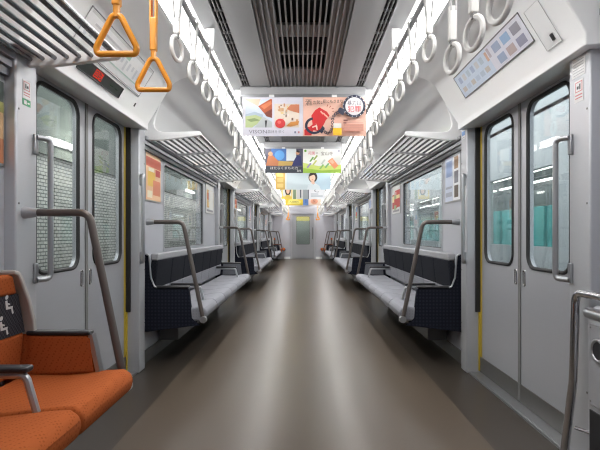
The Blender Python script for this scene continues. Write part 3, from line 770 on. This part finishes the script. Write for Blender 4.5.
def d_violence(poly, rect, disc, ell, txt):
    poly(pc(206, 40, 44), (.02, .02), (.13, .02), (.17, .18), (.08, .24), (.02, .16))
    poly(pc(206, 40, 44), (.15, .30), (.13, .52), (.19, .66), (.26, .73), (.38, .62), (.42, .52), (.36, .40), (.33, .30), (.27, .12), (.15, .15), (.09, .22))
    for u, v in ((.27, .62), (.315, .57), (.355, .51)):
        poly(pc(236, 180, 160), (u, v), (u + .014, v + .03), (u + .05, v - .04), (u + .04, v - .07))
    poly(pc(244, 214, 200), (.14, .24), (.21, .28), (.20, .33), (.225, .26), (.23, .16), (.215, .16), (.2, .24), (.15, .21))
    NAV = pc(40, 44, 66)
    def arc(cu, cv, ro, ri, a0, a1, m, asp=1.46):
        n = 26; A = [a0 + (a1 - a0) * i / n for i in range(n + 1)]
        for i in range(n):
            poly(m, *[(cu + r_ / asp * math.cos(a), cv + r_ * math.sin(a)) for r_, a in ((ri, A[i]), (ro, A[i]), (ro, A[i + 1]), (ri, A[i + 1]))])
    arc(.175, .265, .215, .155, PI * .55, PI * 1.78, NAV)
    poly(NAV, (.25, .12), (.31, .26), (.345, .20), (.30, .06))
    ch = [(.33, .13), (.355, .09), (.39, .07), (.43, .10), (.455, .17), (.462, .25), (.463, .33), (.468, .41), (.485, .49), (.512, .54), (.545, .57)]
    for i, (u, v) in enumerate(ch): arc(u, v, .036, .018, 0, 2 * PI, NAV)
    ell(NAV, .585, .62, .035, .08); poly(NAV, (.57, .55), (.62, .68), (.66, .62), (.63, .5))
    disc(NAV, .805, .73, .285, 40); disc(pc(240, 238, 240), .805, .73, .225, 40)
    for i in range(16):
        a = 2 * PI * i / 16 + .2; disc(pc(206, 206, 214), .805 + .255 / 1.46 * math.cos(a), .73 + .255 * math.sin(a), .014, 6)
    txt(pc(86, 80, 96), '暴力は', .805, .80, .135, .9); txt(pc(206, 60, 64), '犯罪', .805, .645, .165, 1.05)
    txt(pc(44, 32, 34), '酒', .085, .81, .17); txt(pc(64, 46, 46), 'の勢い', .24, .82, .10); txt(pc(44, 30, 32), '犯にもきまり', .47, .845, .10, .85)
    for u, v, a in ((.37, .72, 1.1), (.41, .70, .8), (.445, .66, .4), (.455, .6, .1)):
        poly(pc(170, 60, 50), (u, v), (u + .03 * math.cos(a), v + .06 * math.sin(a)), (u + .008 + .03 * math.cos(a), v - .012 + .06 * math.sin(a)), (u + .008, v - .012))
    rect(pc(238, 236, 230), .475, .60, .17, .30); rect(pc(242, 196, 40), .47, .605, .0, .18)
    rect(pc(206, 146, 128), .64, .95, .10, .28)
    rect(pc(120, 70, 66), .635, .70, .35, .39); rect(pc(120, 70, 66), .635, .68, .29, .33)
    for q in range(4): rect(pc(196, 140, 126), .64, .94, .12 + .06 * q, .135 + .06 * q)
hang(4.06, -.523, -.001, 'lilac white poster with a resort and food photograph on the first beam', pc(222, 220, 232), d_resort)
hang(4.06, .001, .545, 'pink poster with a red fist in handcuffs on the first beam', pc(236, 190, 172), d_violence)
def d_people(poly, rect, disc, ell, txt):
    rect(pc(70, 110, 170), .16, .62, .45, 1); rect(pc(206, 214, 216), .56, .82, .5, 1)
    disc(pc(90, 150, 206), .38, .72, .2); rect(pc(60, 66, 76), 0, 1, 0, .25)
    poly(pc(190, 120, 80), (.02, .3), (.08, .7), (.2, .72), (.34, .5), (.56, .4), (.5, .28))
    disc(pc(216, 160, 120), .14, .78, .09); poly(pc(190, 160, 90), (.34, .3), (.36, .5), (.75, .46), (.74, .3))
    poly(pc(44, 50, 100), (.7, .28), (.76, .5), (.84, .72), (.94, .7), (.98, .3)); disc(pc(200, 150, 120), .86, .82, .08); poly(pc(40, 36, 40), (.82, .86), (.86, .94), (.92, .86), (.9, .82))
    txt(pc(226, 226, 226), 'はたらくまちの力', .5, .19, .13, 1.1); txt(W_, '募集', .9, .08, .1)
def d_garden(poly, rect, disc, ell, txt):
    poly(pc(206, 222, 120), (0, 0), (0, .42), (.4, .28), (1, .34), (1, 0)); poly(pc(160, 200, 76), (0, 0), (0, .2), (.5, .1), (1, .16), (1, 0))
    rr = random.Random(5)
    for u, v, m in ((.22, .55, pc(106, 160, 80)), (.32, .62, pc(150, 170, 90)), (.3, .42, pc(196, 200, 110)), (.52, .45, pc(200, 206, 196)), (.15, .3, pc(150, 140, 190)), (.48, .25, pc(140, 190, 110)), (.62, .3, pc(120, 180, 120))):
        poly(m, (u - .06, v - .08), (u - .02, v - .1), (u + .07, v + .08), (u + .03, v + .11))
    poly(pc(232, 150, 110), (.64, .48), (.76, .62), (.92, .3), (.82, .16)); poly(pc(242, 180, 150), (.68, .48), (.76, .56), (.82, .42), (.76, .36))
    txt(pc(206, 60, 90), '花園', .22, .80, .14); txt(pc(120, 90, 80), 'の', .36, .80, .1); txt(pc(90, 70, 66), '宝山寺', .62, .78, .17)
    disc(pc(110, 170, 70), .06, .9, .05); disc(pc(160, 160, 170), .93, .9, .05)
hang(6.51, -.523, -.001, 'dark blue poster of people at work on the second beam', pc(84, 84, 100), d_people)
hang(6.51, .001, .532, 'white and green poster with small products on the second beam', pc(236, 238, 232), d_garden)
def d_woman(poly, rect, disc, ell, txt):
    rect(pc(214, 176, 92), 0, .17, 0, 1)
    for q in range(3):
        rect(pc(236, 206, 130), .03, .14, .12 + .3 * q, .34 + .3 * q)
    rect(pc(224, 230, 226), .17, .20, 0, 1); poly(pc(190, 214, 228), (.6, 0), (.72, 1), (1, 1), (1, 0))
    ell(pc(46, 38, 40), .675, .70, .08, .30); ell(pc(234, 196, 172), .665, .66, .055, .20)
    poly(pc(46, 38, 40), (.61, .74), (.64, .94), (.72, .92), (.735, .7), (.69, .84)); poly(pc(234, 196, 172), (.645, .3), (.645, .52), (.7, .52), (.71, .3))
    poly(pc(222, 232, 238), (.56, 0), (.59, .24), (.65, .36), (.68, .26), (.72, .36), (.79, .22), (.82, 0)); poly(pc(190, 70, 70), (.65, .575), (.685, .575), (.668, .55))
hang(8.96, -.523, .532, 'pale blue poster of a woman with dark hair on the third beam', pc(206, 220, 226), d_woman)
def d_reader(poly, rect, disc, ell, txt):
    rect(pc(236, 206, 90), 0, .5, 0, 1); rect(pc(224, 226, 220), .06, .46, .2, .98)
    ell(pc(60, 44, 40), .3, .62, .14, .36); ell(pc(230, 190, 160), .3, .62, .08, .24); poly(pc(230, 200, 90), (.12, 0), (.2, .3), (.4, .3), (.48, 0)); rect(pc(120, 140, 110), .54, .68, 0, 1); rect(pc(206, 206, 206), .7, 1, 0, 1); rect(pc(80, 84, 96), .86, .92, .1, .9)
def d_white(poly, rect, disc, ell, txt):
    rect(pc(150, 156, 160), 0, .22, 0, 1); rect(pc(96, 100, 104), .22, .27, 0, 1); txt(pc(90, 92, 104), 'C', .62, .6, .34, 1.6); rect(pc(196, 200, 206), .36, .9, .16, .28); rect(pc(170, 176, 186), .36, .7, .34, .4)
hang(11.41, -.523, -.001, 'yellow and white poster of a woman reading on the fourth beam', pc(232, 226, 200), d_reader)
hang(11.41, .001, .532, 'white poster with a dark loop sign on the fourth beam', pc(230, 232, 236), d_white)
def d_yellow(poly, rect, disc, ell, txt):
    poly(pc(240, 226, 120), (.1, .1), (.2, .5), (.6, .6), (.9, .3), (.8, .1)); txt(pc(120, 110, 60), '入場無料', .5, .3, .2)
def d_peach(poly, rect, disc, ell, txt):
    rect(pc(96, 130, 190), 0, .3, 0, 1); rect(pc(60, 90, 150), .14, .18, .2, .9); ell(pc(236, 170, 140), .62, .35, .2, .25); txt(pc(150, 80, 70), '祭', .62, .35, .3)
hang(13.86, -.523, -.001, 'plain bright yellow poster on the fifth beam', pc(236, 206, 66), d_yellow)
hang(13.86, .001, .532, 'peach and blue poster on the fifth beam', pc(238, 214, 196), d_peach)

# wheelchair space at the near right ------------------------------------------------------------
r = empty('wheelchair_rail', (1.15, 2.03, 0), 'polished steel guard rail round the near right wheelchair space', 'rail')
b = MB(); b.tube(fillet([(1.12, 2.03, 0), (1.15, 2.0, .40), (1.155, 1.99, .775), (1.155, 1.2, .775), (1.155, .7, .775)], .05), .017, CHROME, 12); b.build('pipe', r)
b = MB(); b.tube([(1.153, 1.99, .20), (1.19, 1.93, .20)], .008, CHROME, 8); b.build('stay', r)
b = MB(); b.tube([(1.12, 2.03, 0), (1.12, 2.03, .012)], .034, CHROME, 14); b.build('floor_flange', r)
r = empty('wall_cabinet', (1.2, 1.4, 0), 'silver wall cabinet with rounded top and round hole behind the guard rail', 'cabinet')
b = MB(); b.prism([(1.245, .02), (1.178, .02), (1.178, .685), (1.19, .71), (1.215, .725), (1.245, .725)], .62, 1.945, PILLAR); b.build('body', r, bevel=.006)
b = MB(); b.box(1.172, 1.178, .68, 1.925, .325, .655, ALU); b.build('upper_door', r, bevel=.003)
b = MB(); b.box(1.172, 1.178, .68, 1.925, .05, .305, PAD); b.build('lower_grille', r, bevel=.003)
b = MB(); b.tube([(1.182, .62, .695), (1.182, 1.945, .695)], .024, STEEL, 12); b.build('bumper_bar', r)
b = MB(); b.torus((1.172, 1.865, .555), .042, .007, STEEL, (1, 0, 0)); b.prism([(1.865 + .04 * math.cos(q * PI / 12), .555 + .04 * math.sin(q * PI / 12)) for q in range(24)], 1.1705, 1.173, PAD, 'x'); b.build('round_port', r)
b = MB()
for z in (.34, .64):
    for y in (1.915, 1.45): b.tube([(1.1705, y, z), (1.173, y, z)], .004, GREYRUB, 8)
b.build('screw', r)

# outside: tiled tunnel wall on the left, stabled train on the right ------------------------------
b = MB(-1); b.box(2.35, 2.45, -3, 40, -1.2, 1.74, TILE); b.box(2.32, 2.45, -3, 40, 1.74, 2.36, mat('green_grey_band', rgb(96, 104, 98), .8, vary=.15, scale=3))  # above the tiles the wall is a darker, greener grey
tag(b.build('wall_tunnel'), 'white tiled station wall seen through the left windows', 'wall', kind='structure')
y = 2.0; i = 0
while y < 24:
    r = empty('wall_lamp', (-2.3, y, 1.87), 'tube lamp on the tiled wall outside the left windows, %s along' % ORD[i], 'lamp', 'lamps on the tiled wall')
    b = MB(-1); b.tube([(2.27, y, 1.88), (2.27, y + .6, 1.88)], .02, TUNL, 8); b.build('tube', r)
    b = MB(-1); b.box(2.29, 2.32, y - .04, y + .64, 1.85, 1.91, WHITE); b.build('lamp_base', r)
    y += 2.4; i += 1
b = MB(); b.box(-6, 7, -3, 40, -1.3, -1.2, mat('track_bed', rgb(70, 68, 66), .9, vary=.3, scale=40))
tag(b.build('ground'), 'dark track bed under the carriage', 'ground', kind='structure')
tr = empty('neighbouring_train', (4.4, 12, -1.0), 'parked train with teal interior seen through the right windows', 'train')
b = MB(); b.box(3.0, 3.08, -2, 32, -1.0, .86, TRAINW); b.box(3.0, 3.08, -2, 32, 1.86, 2.95, TRAINW)
y = -2
while y < 32: b.box(3.0, 3.08, y, y + .35, .86, 1.86, TRAINW); y += 2.4
b.build('near_side', tr)
b = MB(); b.box(5.6, 5.68, -2, 32, -.2, 2.6, TRAIND); b.box(3.0, 5.68, -2, 32, 2.55, 2.6, TRAIND); b.box(3.08, 5.6, -2, 32, -.3, -.2, TRAIND); b.box(3.0, 5.68, 31.9, 32, -1, 2.6, TRAIND); b.build('interior_shell', tr)
y = -1.4
while y < 31:
    b = MB(); b.box(5.42, 5.59, y, y + 2.25, .72, 1.66, TEAL); b.build('seat_back', tr, bevel=.03)
    b = MB(); b.box(4.95, 5.42, y, y + 2.25, .62, .74, TEAL); b.build('seat_cushion', tr, bevel=.03)
    y += 2.4
for x, z in ((4.0, 2.1), (4.9, 2.1)):
    y = -1.5
    while y < 31:
        b = MB(); b.box(x - .04, x + .04, y, y + 1.15, z + .0, z + .03, TRAINL); b.build('light_tube', tr); y += 1.5
y = -1.65
while y < 30:
    b = MB(); b.box(3.03, 3.036, y, y + 2.05, .86, 1.86, PANE); b.build('window_pane', tr); y += 2.4

# world and camera -------------------------------------------------------------------------------
w = bpy.data.worlds.new('dim_station'); SC.world = w; w.use_nodes = True
w.node_tree.nodes['Background'].inputs[0].default_value = (.9, .95, 1, 1); w.node_tree.nodes['Background'].inputs[1].default_value = 1.6
cam = bpy.data.cameras.new('camera'); co = bpy.data.objects.new('camera', cam); COL.objects.link(co); SC.camera = co
co.location = (0, 0, 1.02); co.rotation_euler = (PI / 2, 0, 0)
cam.sensor_width = 36; cam.lens = 470 / 600 * 36; cam.shift_x = -3 / 600; cam.shift_y = 9 / 600; cam.clip_start = .02
SC.view_settings.view_transform = 'Standard'; SC.view_settings.look = 'None'; SC.view_settings.gamma = 1; SC.view_settings.exposure = .9
try: SC.view_settings.use_curve_mapping = False
except Exception: pass
SC.cycles.use_denoising = True
SC.cycles.filter_width = 1.2
SC.cycles.sample_clamp_indirect = 3; SC.cycles.sample_clamp_direct = 4
SC.cycles.max_bounces = 8; SC.cycles.diffuse_bounces = 4; SC.cycles.glossy_bounces = 4; SC.cycles.transparent_max_bounces = 12
SC.cycles.caustics_reflective = False; SC.cycles.caustics_refractive = False
